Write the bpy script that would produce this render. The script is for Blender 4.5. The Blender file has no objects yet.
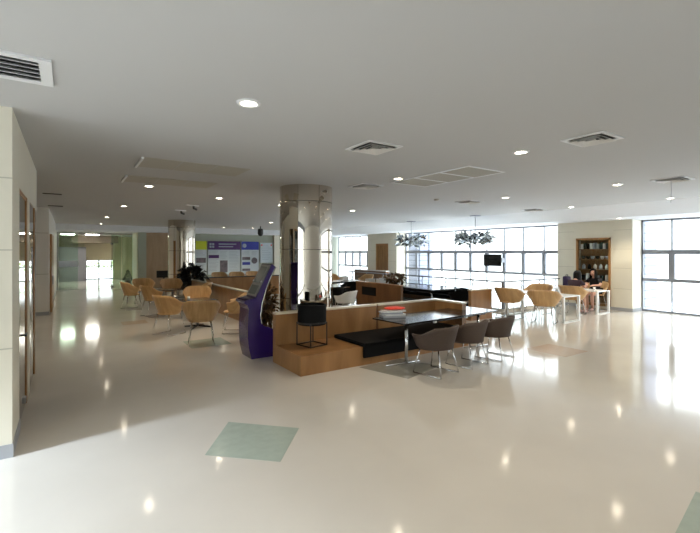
import bpy, bmesh, math, random
from mathutils import Vector, Matrix
random.seed(7)
PI = math.pi
S = bpy.context.scene
COL = S.collection

# ------------------------------------------------------------------ materials
def lin(c):
    return tuple((x/255/12.92 if x/255 <= .04045 else ((x/255+.055)/1.055)**2.4) for x in c) + (1,)

def mat(name, rgb, rough=.5, metal=0., spec=.5, noise=0., nscale=8., bump=0., bscale=60., emit=None, estr=0., coat=0.):
    m = bpy.data.materials.new(name); m.use_nodes = True
    nt = m.node_tree; b = nt.nodes['Principled BSDF']
    c = lin(rgb)
    b.inputs['Base Color'].default_value = c
    b.inputs['Roughness'].default_value = rough
    b.inputs['Metallic'].default_value = metal
    b.inputs['Specular IOR Level'].default_value = spec
    b.inputs['Coat Weight'].default_value = coat
    b.inputs['Coat Roughness'].default_value = .05
    if noise or bump:
        tc = nt.nodes.new('ShaderNodeTexCoord')
    if noise:
        n = nt.nodes.new('ShaderNodeTexNoise'); n.inputs['Scale'].default_value = nscale; n.inputs['Detail'].default_value = 4
        r = nt.nodes.new('ShaderNodeValToRGB')
        r.color_ramp.elements[0].position = .3; r.color_ramp.elements[1].position = .7
        r.color_ramp.elements[0].color = tuple(x*(1-noise) for x in c[:3])+(1,)
        r.color_ramp.elements[1].color = tuple(min(1, x*(1+noise)) for x in c[:3])+(1,)
        nt.links.new(tc.outputs['Object'], n.inputs['Vector'])
        nt.links.new(n.outputs['Fac'], r.inputs['Fac']); nt.links.new(r.outputs['Color'], b.inputs['Base Color'])
    if bump:
        n2 = nt.nodes.new('ShaderNodeTexNoise'); n2.inputs['Scale'].default_value = bscale
        bp = nt.nodes.new('ShaderNodeBump'); bp.inputs['Strength'].default_value = bump; bp.inputs['Distance'].default_value = .01
        nt.links.new(tc.outputs['Object'], n2.inputs['Vector'])
        nt.links.new(n2.outputs['Fac'], bp.inputs['Height']); nt.links.new(bp.outputs['Normal'], b.inputs['Normal'])
    if emit:
        b.inputs['Emission Color'].default_value = lin(emit); b.inputs['Emission Strength'].default_value = estr
    return m

def wood(name, c1, c2, rough=.35, scale=(3, 3, 30), vertical=False):
    m = bpy.data.materials.new(name); m.use_nodes = True
    nt = m.node_tree; b = nt.nodes['Principled BSDF']; b.inputs['Roughness'].default_value = rough
    tc = nt.nodes.new('ShaderNodeTexCoord'); mp = nt.nodes.new('ShaderNodeMapping'); mp.inputs['Scale'].default_value = scale
    n = nt.nodes.new('ShaderNodeTexNoise'); n.inputs['Scale'].default_value = 1.5; n.inputs['Detail'].default_value = 6; n.inputs['Distortion'].default_value = .6
    r = nt.nodes.new('ShaderNodeValToRGB')
    r.color_ramp.elements[0].position = .3; r.color_ramp.elements[1].position = .72
    r.color_ramp.elements[0].color = lin(c1); r.color_ramp.elements[1].color = lin(c2)
    nt.links.new(tc.outputs['Object'], mp.inputs['Vector']); nt.links.new(mp.outputs['Vector'], n.inputs['Vector'])
    nt.links.new(n.outputs['Fac'], r.inputs['Fac']); nt.links.new(r.outputs['Color'], b.inputs['Base Color'])
    return m

def glass(name, tint, refl=1.0):
    m = bpy.data.materials.new(name); m.use_nodes = True
    nt = m.node_tree; nt.nodes.clear()
    o = nt.nodes.new('ShaderNodeOutputMaterial'); mx = nt.nodes.new('ShaderNodeMixShader')
    t = nt.nodes.new('ShaderNodeBsdfTransparent'); t.inputs['Color'].default_value = tuple(tint)+(1,)
    g = nt.nodes.new('ShaderNodeBsdfGlossy'); g.inputs['Roughness'].default_value = .01
    lw = nt.nodes.new('ShaderNodeLayerWeight'); lw.inputs['Blend'].default_value = .5
    pw = nt.nodes.new('ShaderNodeMath'); pw.operation = 'POWER'; pw.inputs[1].default_value = 4
    mu = nt.nodes.new('ShaderNodeMath'); mu.operation = 'MULTIPLY_ADD'; mu.inputs[1].default_value = .85*refl; mu.inputs[2].default_value = .035*refl; mu.use_clamp = True
    nt.links.new(lw.outputs['Facing'], pw.inputs[0]); nt.links.new(pw.outputs[0], mu.inputs[0]); nt.links.new(mu.outputs[0], mx.inputs[0])
    nt.links.new(t.outputs[0], mx.inputs[1]); nt.links.new(g.outputs[0], mx.inputs[2]); nt.links.new(mx.outputs[0], o.inputs[0])
    return m

M = {}
M['floor'] = mat('floor_vinyl', (207, 202, 194), .095, noise=.03, nscale=1.3, bump=.008, bscale=5, spec=.6)
M['green_inlay'] = mat('green_inlay', (166, 178, 168), .16, noise=.05, nscale=9)
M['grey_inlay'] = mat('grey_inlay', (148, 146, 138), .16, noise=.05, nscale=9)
M['red_inlay'] = mat('red_inlay', (192, 176, 162), .16, noise=.05, nscale=9)
M['ceiling'] = mat('ceiling_paint', (190, 189, 188), .9)
M['soffit'] = mat('soffit_paint', (222, 224, 228), .8)
M['wall'] = mat('cream_panel', (220, 214, 197), .45, noise=.02, nscale=3)
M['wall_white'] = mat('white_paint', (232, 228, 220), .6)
M['wall_grey'] = mat('pale_green_wall', (158, 164, 150), .5)
M['skirt'] = mat('grey_skirting', (160, 162, 166), .4)
M['joint'] = mat('panel_joint', (186, 180, 164), .6)
M['alu'] = mat('grey_aluminium', (140, 144, 152), .5, .3)
M['white_metal'] = mat('white_metal', (238, 238, 236), .35)
M['chrome'] = mat('chrome', (215, 215, 215), .12, 1.)
M['mirror'] = mat('mirror_steel', (204, 196, 184), .03, 1.)
M['steel'] = mat('brushed_steel', (170, 170, 170), .3, 1.)
M['black'] = mat('black_fabric', (13, 13, 14), .8, noise=.2, nscale=40, spec=.2)
M['black_metal'] = mat('black_metal', (20, 20, 22), .4)
M['dark_top'] = mat('dark_laminate', (36, 34, 38), .12, spec=1., noise=.15, nscale=6)
M['white_top'] = mat('white_laminate', (232, 232, 230), .25)
M['brown'] = mat('brown_fabric', (74, 60, 52), .7, noise=.12, nscale=60, bump=.1, bscale=300)
M['purple'] = mat('purple_lacquer', (50, 30, 100), .25, coat=.5)
M['purple_dark'] = mat('dark_purple', (40, 28, 66), .6)
M['screen'] = mat('screen_glass', (118, 124, 122), .18, spec=.7)
M['bezel'] = mat('grey_bezel', (134, 132, 126), .4)
M['bench'] = wood('oak_veneer', (136, 96, 57), (168, 124, 78), .35, (2.2, 2.2, .5))
M['bench_dark'] = wood('brown_veneer', (96, 64, 38), (124, 86, 52), .35, (2.2, 2.2, .5))
M['ply'] = wood('beech_plywood', (190, 148, 98), (216, 178, 126), .3, (10, 2, 2))
M['wood_wall'] = wood('tan_wall_veneer', (152, 128, 100), (170, 146, 118), .4, (3, 3, .6))
M['door_wood'] = wood('door_timber', (150, 106, 62), (178, 132, 84), .4, (8, 8, 1))
M['shelf_wood'] = wood('cabinet_timber', (128, 90, 52), (160, 118, 72), .4, (8, 8, 1))
M['cap'] = mat('pale_cap_rail', (226, 214, 190), .18, spec=.7)
M['glass'] = glass('clear_glass', (.94, .97, .97))
M['green_glass'] = glass('green_glass', (.76, .87, .80), 1.2)
M['dark_glass'] = glass('smoked_glass', (.36, .36, .33), 1.6)
M['frost'] = mat('frosted_film', (206, 214, 232), .6)
M['lamp'] = mat('lamp_disc', (255, 250, 240), .5, emit=(255, 240, 214), estr=22)
M['tube'] = mat('lamp_panel', (255, 255, 250), .5, emit=(255, 252, 240), estr=22)
M['grille'] = mat('return_grille', (180, 175, 164), .8)
M['louvre'] = mat('vent_louvre', (216, 213, 208), .6)
M['grille_dark'] = mat('vent_dark', (58, 56, 54), .7)
M['vent_white'] = mat('vent_white', (225, 225, 226), .5)
M['paper'] = mat('paper', (232, 230, 226), .7)
M['paper_grey'] = mat('magazine_grey', (176, 178, 184), .5)
M['red'] = mat('red_plastic', (228, 74, 52), .4)
M['leaf'] = mat('dark_leaf', (34, 46, 34), .5, noise=.3, nscale=12)
M['leaf_bright'] = mat('bright_leaf', (150, 176, 90), .6, noise=.3, nscale=3)
M['leaf_brown'] = mat('dry_leaf', (104, 78, 46), .6, noise=.3, nscale=12)
M['leaf_dark'] = mat('black_leaf', (22, 26, 30), .5)
M['pot_brown'] = mat('pot_brown', (70, 56, 44), .6)
M['petal'] = mat('dried_petal', (150, 112, 92), .7, noise=.3, nscale=20)
M['crystal'] = mat('silvered_glass', (178, 186, 190), .15, .8)
M['lime'] = mat('poster_lime', (186, 200, 40), .5)
M['poster_purple'] = mat('poster_purple', (66, 32, 98), .5)
M['poster_blue'] = mat('poster_blue', (34, 46, 150), .5)
M['poster'] = mat('poster_paper', (188, 200, 208), .5)
M['ink'] = mat('poster_ink', (150, 164, 178), .6)
M['photo_dark'] = mat('poster_photo', (92, 84, 92), .5, noise=.4, nscale=6)
M['notice'] = mat('notice_paper', (232, 222, 218), .5)
M['blind'] = mat('roller_blind', (196, 186, 160), .8)
M['brown_panel'] = mat('brown_header', (92, 82, 68), .6)
M['lobby_wall'] = mat('lobby_wall', (176, 170, 140), .7)
M['lobby_grey'] = mat('lobby_grey', (112, 112, 120), .5)
M['skin'] = mat('skin', (214, 164, 140), .5)
M['hair'] = mat('black_hair', (10, 9, 10), .6, spec=.2)
M['cloth_black'] = mat('cloth_black', (26, 24, 28), .8)
M['cloth_plum'] = mat('cloth_plum', (52, 34, 46), .8)
M['shoe'] = mat('shoe_pale', (210, 176, 170), .5)
M['lip'] = mat('lip', (170, 84, 80), .5)
M['tv'] = mat('tv_black', (12, 12, 14), .25)
M['ground'] = mat('outside_paving', (222, 224, 228), .8)

def brick_mat():
    m = bpy.data.materials.new('pale_brick'); m.use_nodes = True
    nt = m.node_tree; b = nt.nodes['Principled BSDF']; b.inputs['Roughness'].default_value = .8
    tc = nt.nodes.new('ShaderNodeTexCoord'); sp = nt.nodes.new('ShaderNodeSeparateXYZ')
    w = nt.nodes.new('ShaderNodeMath'); w.operation = 'FRACT'
    mul = nt.nodes.new('ShaderNodeMath'); mul.operation = 'MULTIPLY'; mul.inputs[1].default_value = 3.4
    r = nt.nodes.new('ShaderNodeValToRGB'); r.color_ramp.interpolation = 'CONSTANT'
    r.color_ramp.elements[0].color = lin((120, 124, 140)); r.color_ramp.elements[1].position = .18; r.color_ramp.elements[1].color = lin((150, 156, 176))
    nt.links.new(tc.outputs['Object'], sp.inputs[0]); nt.links.new(sp.outputs['Z'], mul.inputs[0]); nt.links.new(mul.outputs[0], w.inputs[0])
    nt.links.new(w.outputs[0], r.inputs['Fac']); nt.links.new(r.outputs[0], b.inputs['Base Color'])
    return m
M['brick'] = brick_mat()

# ------------------------------------------------------------------ mesh builder
class MB:
    def __init__(self): self.bm = bmesh.new()
    def box(self, x0, x1, y0, y1, z0, z1, rot=None, bev=0.):
        r = bmesh.ops.create_cube(self.bm, size=1)
        vs = r['verts']
        for v in vs:
            v.co = Vector(((x0+x1)/2+v.co.x*(x1-x0), (y0+y1)/2+v.co.y*(y1-y0), (z0+z1)/2+v.co.z*(z1-z0)))
        if rot is not None:
            bmesh.ops.transform(self.bm, matrix=rot, verts=vs)
        if bev:
            es = list({e for v in vs for e in v.link_edges})
            bmesh.ops.bevel(self.bm, geom=es, offset=bev, segments=2, affect='EDGES', profile=.6)
        return self
    def tube(self, pts, r, n=8, r1=None, cap=True):
        pts = [Vector(p) for p in pts]
        rings = []
        prev = None
        for i, p in enumerate(pts):
            t = (pts[min(i+1, len(pts)-1)]-pts[max(i-1, 0)]).normalized()
            if prev is None:
                a = Vector((0, 0, 1)) if abs(t.z) < .9 else Vector((1, 0, 0))
                u = t.cross(a).normalized()
            else:
                u = (prev-t*prev.dot(t)).normalized()
            prev = u
            w = t.cross(u)
            rr = r if r1 is None else r+(r1-r)*i/(len(pts)-1)
            rings.append([self.bm.verts.new(p+(u*math.cos(2*PI*k/n)+w*math.sin(2*PI*k/n))*rr) for k in range(n)])
        for a, b in zip(rings, rings[1:]):
            for k in range(n):
                self.bm.faces.new((a[k], a[(k+1) % n], b[(k+1) % n], b[k]))
        if cap:
            self.bm.faces.new(rings[0][::-1]); self.bm.faces.new(rings[-1])
        return self
    def lathe(self, prof, n=32, c=(0, 0), sx=1, sy=1, a0=0, a1=2*PI):
        full = abs(a1-a0-2*PI) < 1e-6
        m = n if full else n+1
        rings = []
        for (r, z) in prof:
            rings.append([self.bm.verts.new((c[0]+sx*r*math.cos(a0+(a1-a0)*k/n), c[1]+sy*r*math.sin(a0+(a1-a0)*k/n), z)) for k in range(m)])
        for a, b in zip(rings, rings[1:]):
            for k in range(n):
                k2 = (k+1) % m
                try: self.bm.faces.new((a[k], a[k2], b[k2], b[k]))
                except ValueError: pass
        return self
    def prism(self, poly, axis, h0, h1):
        def mk(p, h):
            if axis == 'x': return (h, p[0], p[1])
            if axis == 'y': return (p[0], h, p[1])
            return (p[0], p[1], h)
        A = [self.bm.verts.new(mk(p, h0)) for p in poly]
        B = [self.bm.verts.new(mk(p, h1)) for p in poly]
        n = len(poly)
        self.bm.faces.new(A[::-1]); self.bm.faces.new(B)
        for k in range(n): self.bm.faces.new((A[k], A[(k+1) % n], B[(k+1) % n], B[k]))
        return self
    def quad(self, a, b, c, d):
        self.bm.faces.new([self.bm.verts.new(p) for p in (a, b, c, d)]); return self
    def sphere(self, c, rx, ry, rz, u=16, v=10):
        r = bmesh.ops.create_uvsphere(self.bm, u_segments=u, v_segments=v, radius=1)
        for w in r['verts']: w.co = Vector((c[0]+w.co.x*rx, c[1]+w.co.y*ry, c[2]+w.co.z*rz))
        return self
    def build(self, name, m, parent=None, smooth=False, loc=None, mods=None):
        bmesh.ops.remove_doubles(self.bm, verts=self.bm.verts, dist=1e-6)
        bmesh.ops.recalc_face_normals(self.bm, faces=self.bm.faces)
        me = bpy.data.meshes.new(name); self.bm.to_mesh(me); self.bm.free()
        if smooth:
            for p in me.polygons: p.use_smooth = True
        me.materials.append(M[m])
        o = bpy.data.objects.new(name, me); COL.objects.link(o)
        if parent: o.parent = parent
        if loc: o.location = loc
        return o

def tag(o, label=None, cat=None, group=None, kind=None):
    if label: o['label'] = label
    if cat: o['category'] = cat
    if group: o['group'] = group
    if kind: o['kind'] = kind
    return o
def thing(name, label, cat, loc=(0, 0, 0), rz=0, group=None):
    o = bpy.data.objects.new(name, None); COL.objects.link(o)
    o.location = loc; o.rotation_euler = (0, 0, math.radians(rz)); o.empty_display_size = .1
    return tag(o, label, cat, group)
def struct(o, label=None, cat=None): return tag(o, label, cat, None, 'structure')
def kids(o): return [c for c in list(COL.objects) if c.parent == o]
def dup(root, loc, rz, label, group=None):
    def cp(o, par):
        c = o.copy(); COL.objects.link(c)
        if par: c.parent = par
        for k in kids(o): cp(k, c)
        return c
    r = cp(root, None)
    r.location = loc; r.rotation_euler = (0, 0, math.radians(rz)); r['label'] = label
    if group: r['group'] = group
    return r

CZ, SZ = 3.41, 3.09      # main ceiling, lower perimeter soffit
WX = 16.33               # plane of the long window wall

# ------------------------------------------------------------------ shell
f = MB()
f.box(-8, 12.05, -6, 28.0, -.25, 0)
f.box(12.05, 16.45, -6, 8.85, -.25, 0)
f.box(12.05, 16.45, 18.45, 28.0, -.25, 0)
f.box(-8, 6, 28.0, 36.4, -.25, 0)
struct(f.build('floor', 'floor'), 'glossy cream floor of the hall', 'floor')
f = MB(); f.box(11, 16.6, 8, 19.5, -3.5, -3.3)
struct(f.build('floor', 'wall_white'), 'lower landing at the bottom of the stairwell', 'floor')
f = MB(); f.box(11.85, 12.04, 8.6, 18.7, -3.3, -.26); f.box(12.05, 16.3, 8.65, 8.84, -3.3, -.26); f.box(12.05, 16.3, 18.46, 18.65, -3.3, -.26)
struct(f.build('wall_stairwell', 'wall_white'), 'white wall lining the stairwell', 'wall')

c = MB()
c.box(-8, 16.6, -6, 28.0, CZ, CZ+.2); c.box(-8, 6, 28.0, 36.4, SZ+.05, SZ+.2)
struct(c.build('ceiling', 'ceiling'), 'flat pale grey painted ceiling', 'ceiling')
c = MB()
c.prism([(13.4, CZ-.001), (14.4, SZ), (16.5, SZ), (16.5, CZ-.001)], 'y', -5.99, 25.2); c.box(-.5, 16.5, 25.2, 27.99, SZ, CZ-.001)
struct(c.build('trim_1', 'soffit'), 'lowered white soffit along the windows and back', 'soffit')

def floor_tile(cx, cy, half, rot, m, label):
    t = MB()
    pts = [(half*math.cos(math.radians(rot+45+90*k))*1.4142, half*math.sin(math.radians(rot+45+90*k))*1.4142) for k in range(4)]
    t.prism(pts, 'z', 0, .0015)
    o = t.build('floor_inlay', m, loc=(cx, cy, .0002))
    struct(o, label, 'floor inlay')
o = MB().prism([(1.57, 4.90), (2.18, 4.28), (1.68, 3.69), (1.12, 4.23)], 'z', .0002, .0018).build('floor_inlay', 'green_inlay')
struct(o, 'green square set in the floor in the open foreground', 'floor inlay')
o = MB().prism([(3.59, 1.19), (4.35, 1.30), (4.45, .55), (3.7, .45)], 'z', .0002, .0018).build('floor_inlay', 'green_inlay')
struct(o, 'green square cut off by the lower right corner', 'floor inlay')
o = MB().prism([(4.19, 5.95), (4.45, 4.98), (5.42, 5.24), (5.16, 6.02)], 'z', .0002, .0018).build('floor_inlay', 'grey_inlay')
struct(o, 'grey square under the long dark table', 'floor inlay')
floor_tile(2.55, 9.45, .42, 0, 'green_inlay', 'green square under the nearest plywood chair')
floor_tile(8.28, 4.76, .42, 0, 'red_inlay', 'reddish square in front of the white framed tables')
floor_tile(1.57, 13.3, .32, 0, 'red_inlay', 'reddish square left of the plywood chairs')

# near left pillar, with panel joints
w = MB()
w.box(-5.2, -.45, 5.24, 5.50, 0.12, 3.41); w.box(-.70, -.45, 5.50, 5.98, .12, 3.41)
pl = struct(w.build('wall_left', 'wall'), 'cream panelled pillar at the left edge', 'wall')
w = MB()
for z in (1.06, 2.02, 2.72):
    w.box(-5.2, -.447, 5.236, 5.242, z-.006, z+.006)
w.build('joint', 'joint', pl)
w = MB(); w.box(-5.2, -.44, 5.23, 5.5, 0, .13); w.box(-.7, -.44, 5.5, 5.98, 0, .13)
struct(w.build('baseboard_left', 'skirt'), 'grey skirting of the cream pillar', 'baseboard')
# left glazed front between pillar and corridor
w = MB(); w.box(-.62, -.45, 5.98, 9.1, 2.72, 3.41); w.box(-3.0, -.47, 9.02, 9.12, 0, 3.41); w.box(-3.1, -3.0, 5.4, 28, 0, 3.41)
struct(w.build('wall_left', 'wall'), 'cream wall over and behind the glazed front on the left', 'wall')
d = bpy.data.objects.new('door_1', None); COL.objects.link(d); struct(d, 'glazed timber framed door beside the cream pillar', 'door')
w = MB(); w.box(-.56, -.452, 7.0, 7.12, .0, 2.72); w.box(-.56, -.456, 5.98, 6.01, .0, 2.72); w.box(-.56, -.456, 5.98, 7.1, 2.67, 2.72); w.build('door_frame', 'door_wood', d)
w = MB(); w.box(-.472, -.462, 6.01, 7.0, .01, 2.67); w.build('pane', 'dark_glass', d)
w = MB(); w.tube([(-.46, 6.25, 1.02), (-.41, 6.25, 1.02)], .015).tube([(-.41, 6.2, 1.02), (-.41, 6.4, 1.02)], .012); w.build('door_handle', 'black_metal', d)
w = MB(); w.box(-.50, -.44, 6.7, 6.8, .08, .16, bev=.01); w.build('floor_lock', 'steel', d)
d = bpy.data.objects.new('window_1', None); COL.objects.link(d); struct(d, 'tall glazed side panel between two timber posts', 'window')
w = MB(); w.box(-.56, -.456, 7.5, 7.58, 0, 2.72); w.box(-.56, -.452, 8.6, 8.72, 0, 2.72); w.build('window_frame', 'door_wood', d)
w = MB(); w.box(-.472, -.462, 7.58, 8.6, .01, 2.72); w.box(-.472, -.462, 8.72, 9.05, .01, 2.72); w.build('pane', 'dark_glass', d)
w = MB(); w.box(-.57, -.45, 7.12, 7.5, 0, 2.72); struct(w.build('trim_2', 'wall'), 'cream post between the glazed door and side panel', 'trim')
# corridor wall further on
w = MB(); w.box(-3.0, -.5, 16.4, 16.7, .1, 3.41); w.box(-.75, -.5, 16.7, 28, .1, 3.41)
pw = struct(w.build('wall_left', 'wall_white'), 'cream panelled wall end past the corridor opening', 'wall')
w = MB()
for z in (1.3, 2.6): w.box(-2.9, -.498, 16.396, 16.402, z-.008, z+.008)
w.box(-.9, -.892, 16.396, 16.402, .1, 3.4); w.build('joint', 'joint', pw)
w = MB(); w.box(-3.0, -.49, 16.39, 16.7, 0, .11); w.box(-.76, -.49, 16.7, 27.9, 0, .11)
struct(w.build('baseboard_left', 'skirt'), 'grey skirting along the far left wall', 'baseboard')
d = struct(MB().box(-.52, -.44, 17.2, 19.2, 0, 2.6).build('door_2', 'door_wood'), 'closed brown timber door in the far left wall', 'door')
MB().box(-.44, -.40, 17.4, 17.46, .9, 1.2).build('door_handle', 'steel', d)

# hidden enclosure: behind the camera and the left daylight window
w = MB(); w.box(-8, 16.6, -6.2, -6, 0, 3.41)
struct(w.build('wall_back', 'wall_white'), 'white wall behind the viewpoint', 'wall')
d = bpy.data.objects.new('window_2', None); COL.objects.link(d); struct(d, 'large daylight window left of the viewpoint', 'window')
w = MB()
for y in (-6, -3.2, -.4, 2.4, 5.18): w.box(-5.26, -5.18, y-.03, y+.03, 0, 3.2)
w.box(-5.26, -5.18, -6, 5.2, 3.15, 3.41); w.box(-5.26, -5.18, -6, 5.2, 0, .06)
w.build('window_frame', 'alu', d)
MB().box(-5.225, -5.215, -6, 5.2, .06, 3.15).build('pane', 'glass', d)
w = MB(); w.box(-8.2, -5.2, 5.25, 5.45, 0, 3.6); w.box(-8.2, -8, 5.45, 36, 0, 3.6)  # unseen outer wall, added so no sun enters through the left rooms
struct(w.build('wall_left', 'wall_white'), 'unseen outer wall added to keep the sun out of the rooms on the left', 'wall')

# ------------------------------------------------------------------ long window wall
def window_wall(name, y0, y1, mull, zb, label, thick):
    d = bpy.data.objects.new(name, None); COL.objects.link(d); struct(d, label, 'window')
    w = MB()
    for (za, zz, h) in ((zb, zb+.06, .08), (1.02, 1.12, .1), (1.93, 2.07, .1), (SZ-.06, SZ, .1)):
        w.box(WX-h/2, WX+h/2, y0, y1, za, zz)
    for y in (y0+.02, y1-.02): w.box(WX-.05, WX+.05, y-.03, y+.03, zb, SZ)
    for y in mull:
        w.box(WX-.03, WX+.03, y-.02, y+.02, zb, SZ)
        w.box(WX-.06, WX+.06, y-thick, y+thick, 1.11, 1.97)
    w.build('window_frame', 'alu', d)
    MB().box(WX-.005, WX+.005, y0, y1, zb, SZ).build('pane', 'glass', d)
    return d
window_wall('window_3', -6, 6.36, [5.5-.97*k for k in range(12)], 0, 'tall window bays right of the cream block', .08)
window_wall('window_4', 8.95, 18.45, [9.92+.952*k for k in range(9)], -3.3, 'long row of tall windows over the stairwell', .07)
window_wall('window_5', 21.25, 25.75, [22.2+.88*k for k in range(4)], 0, 'far tall windows beyond the second block', .06)
# window-side blocks with built-in recesses
def block(y0, y1, label, cy0, cy1, name):
    w = MB()
    X0, X1, r = 15.6, 16.5, 15.95
    w.box(X0, X1, y0, cy0, .1, SZ); w.box(X0, X1, cy1, y1, .1, SZ); w.box(X0, X1, cy0, cy1, 2.5, SZ); w.box(r, X1, cy0, cy1, 0, 2.5); w.box(X0+.02, X1, y0+.01, y1-.01, 0, .1)
    o = struct(w.build(name, 'wall'), label, 'wall')
    j = MB()
    for z in (.75, 1.45, 2.1, 2.75):
        j.box(X0-.003, X0+.003, y0+.03, cy0-.08, z-.006, z+.006)
        j.box(X0-.003, X0+.003, cy1+.08, y1-.03, z-.006, z+.006)
    j.build('joint', 'joint', o)
    return o
block(6.36, 8.93, 'cream panelled block between the window bays on the right', 7.03, 8.22, 'wall_right')
block(18.45, 21.22, 'cream panelled block further along the window wall', 19.2, 20.35, 'wall_right')
w = MB(); w.box(15.58, 16.5, 6.34, 7.03, 0, .11); w.box(15.58, 15.7, 8.22, 8.94, 0, .11)
struct(w.build('baseboard_right', 'skirt'), 'grey skirting of the block on the right', 'baseboard')
def glazed_cabinet(y0, y1, label, ndiv):
    t = thing('display_cabinet', label, 'cabinet', (15.6, (y0+y1)/2, 0))
    h = (y1-y0)/2
    w = MB(); w.box(-.03, .06, -h, -h+.07, .1, 2.5); w.box(-.03, .06, h-.07, h, .1, 2.5); w.box(-.03, .06, -h, h, 2.43, 2.5); w.box(-.03, .06, -h, h, .1, .2)
    w.build('frame', 'door_wood', t)
    MB().box(.30, .335, -h+.01, h-.01, .12, 2.48).build('back_panel', 'shelf_wood', t)
    for z in (.55, .95, 1.35, 1.72, 2.08): MB().box(.05, .30, -h+.02, h-.02, z, z+.025).build('shelf', 'shelf_wood', t)
    for s in (-1, 1):
        MB().box(.0, .012, min(s*.01, s*(h-.07)), max(s*.01, s*(h-.07)), .2, 2.43).build('door', 'glass', t)
        MB().tube([(-.02, s*.05, 1.15), (-.02, s*.05, 1.35)], .008).tube([(-.02, s*.05, 1.18), (.0, s*.05, 1.18)], .006).tube([(-.02, s*.05, 1.32), (.0, s*.05, 1.32)], .006).build('handle', 'steel', [k_ for k_ in kids(t) if k_.name.startswith('door')][-1])
    return t
cab = glazed_cabinet(7.03, 8.22, 'tall timber framed display cabinet set in the block behind the two people', 2)
d = struct(MB().box(15.62, 15.68, 19.2, 20.35, .1, 2.5).build('door_3', 'shelf_wood'), 'dark timber door in the second block', 'door')
w = MB(); w.box(15.57, 15.7, 19.2, 19.3, .1, 2.5); w.box(15.57, 15.7, 20.25, 20.35, .1, 2.5); w.box(15.57, 15.7, 19.2, 20.35, 2.4, 2.5); w.build('door_frame', 'door_wood', d)
# cabinet contents
k = 0
cols = ['leaf', 'paper', 'paper_grey', 'notice', 'black', 'paper_grey', 'leaf']
for z, n, kind in ((2.105, 9, 'book'), (1.745, 6, 'bowl'), (1.375, 5, 'jar'), (.975, 6, 'book')):
    for i in range(n):
        y = 7.13+(.99)*(i+.5)/n; x = 15.75
        nm = {2.105: 'top', 1.745: 'second', 1.375: 'third', .975: 'fourth'}[z]
        side = 'from the right' if True else ''
        ords = ['first', 'second', 'third', 'fourth', 'fifth', 'sixth', 'seventh', 'eighth', 'ninth']
        lab = f'{ords[i]} {kind} from the right on the {nm} shelf of the display cabinet'
        if kind == 'book':
            h = random.uniform(.18, .27); o = MB().box(-.08, .08, -.035, .035, 0, h).build('book', cols[(i*3+k) % 7], loc=(x, y, z))
        elif kind == 'bowl':
            o = MB().lathe([(0, 0), (.035, 0), (.06, .05), (.068, .11), (.062, .11), (.05, .05), (0, .015)], 14).build('bowl', cols[(i+2) % 7], smooth=True, loc=(x, y, z))
        else:
            o = MB().lathe([(0, 0), (.05, 0), (.055, .03), (.055, .13), (.03, .16), (.03, .19), (0, .19)], 14).build('jar', cols[(i+1) % 7], smooth=True, loc=(x, y, z))
        tag(o, lab, kind, f'{kind}s on the {nm} cabinet shelf')
    k += 1
# exterior
struct(MB().box(17.2, 18.2, 6.6, 7.35, -4, 4.5).build('exterior_pier', 'brick'), 'pale brick pier outside the right window', 'pier')
struct(MB().box(17.2, 18.2, 18.2, 19.6, -4, 4.5).build('exterior_pier', 'brick'), 'pale brick pier outside the far end of the long windows', 'pier')
struct(MB().box(17.0, 60, -30, 60, -4.2, -4).build('ground', 'ground'), 'pale paving outside the windows', 'ground')

# back wall
w = MB(); w.box(3.25, 3.65, 25.85, 26.1, 0, CZ); w.box(5.6, 16.5, 26.0, 26.2, 0, SZ)
struct(w.build('wall_far', 'wall_grey'), 'pale wall carrying the exhibition posters', 'wall')
struct(MB().box(3.65, 5.7, 25.95, 26.15, 0, SZ).build('wall_far', 'wood_wall'), 'tan timber clad wall beside the further mirrored column', 'wall')
struct(MB().box(11.3, 11.9, 25.75, 26.0, 0, SZ).build('trim_3', 'wall'), 'cream pilaster at the right end of the posters', 'trim')
struct(MB().box(3.2, 3.3, 26.1, 28.0, 0, SZ).build('wall_far', 'wall'), 'return wall beside the glass entrance', 'wall')

# ------------------------------------------------------------------ glass entrance and lobby
d = bpy.data.objects.new('door_4', None); COL.objects.link(d); struct(d, 'green glass entrance screen at the far left', 'door')
w = MB(); w.box(-.5, 3.3, 27.96, 28.04, 3.0, SZ+.05); w.box(-.5, -.42, 27.96, 28.04, 0, 3); w.build('door_frame', 'steel', d)
MB().box(-.42, .47, 27.99, 28.01, 0, 3.0).build('pane', 'green_glass', d)
MB().box(2.1, 2.62, 27.99, 28.01, 0, 3.0).build('pane', 'green_glass', d)
MB().box(2.64, 3.2, 27.99, 28.01, 0, 3.0).build('pane', 'green_glass', d)
MB().box(2.09, 2.11, 27.0, 27.98, 0, 2.5).build('door_leaf', 'green_glass', d)
w = MB(); w.box(2.06, 2.14, 27.2, 27.95, 2.42, 2.52); w.box(2.06, 2.14, 27.1, 27.95, .0, .1); w.build('patch_fitting', 'black_metal', d)
MB().tube([(2.04, 27.15, .9), (2.04, 27.15, 1.5)], .02).build('door_handle', 'steel', d)
MB().box(-.42, .5, 27.975, 27.988, 1.16, 1.5).build('frosted_band', 'frost', d)
w = MB(); w.box(-.6, 6, 36.2, 36.4, 0, SZ+.1); w.box(-.6, -.5, 28.1, 36.2, 0, SZ+.1); w.box(5.8, 6, 28, 36.2, 0, SZ+.1)
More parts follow.
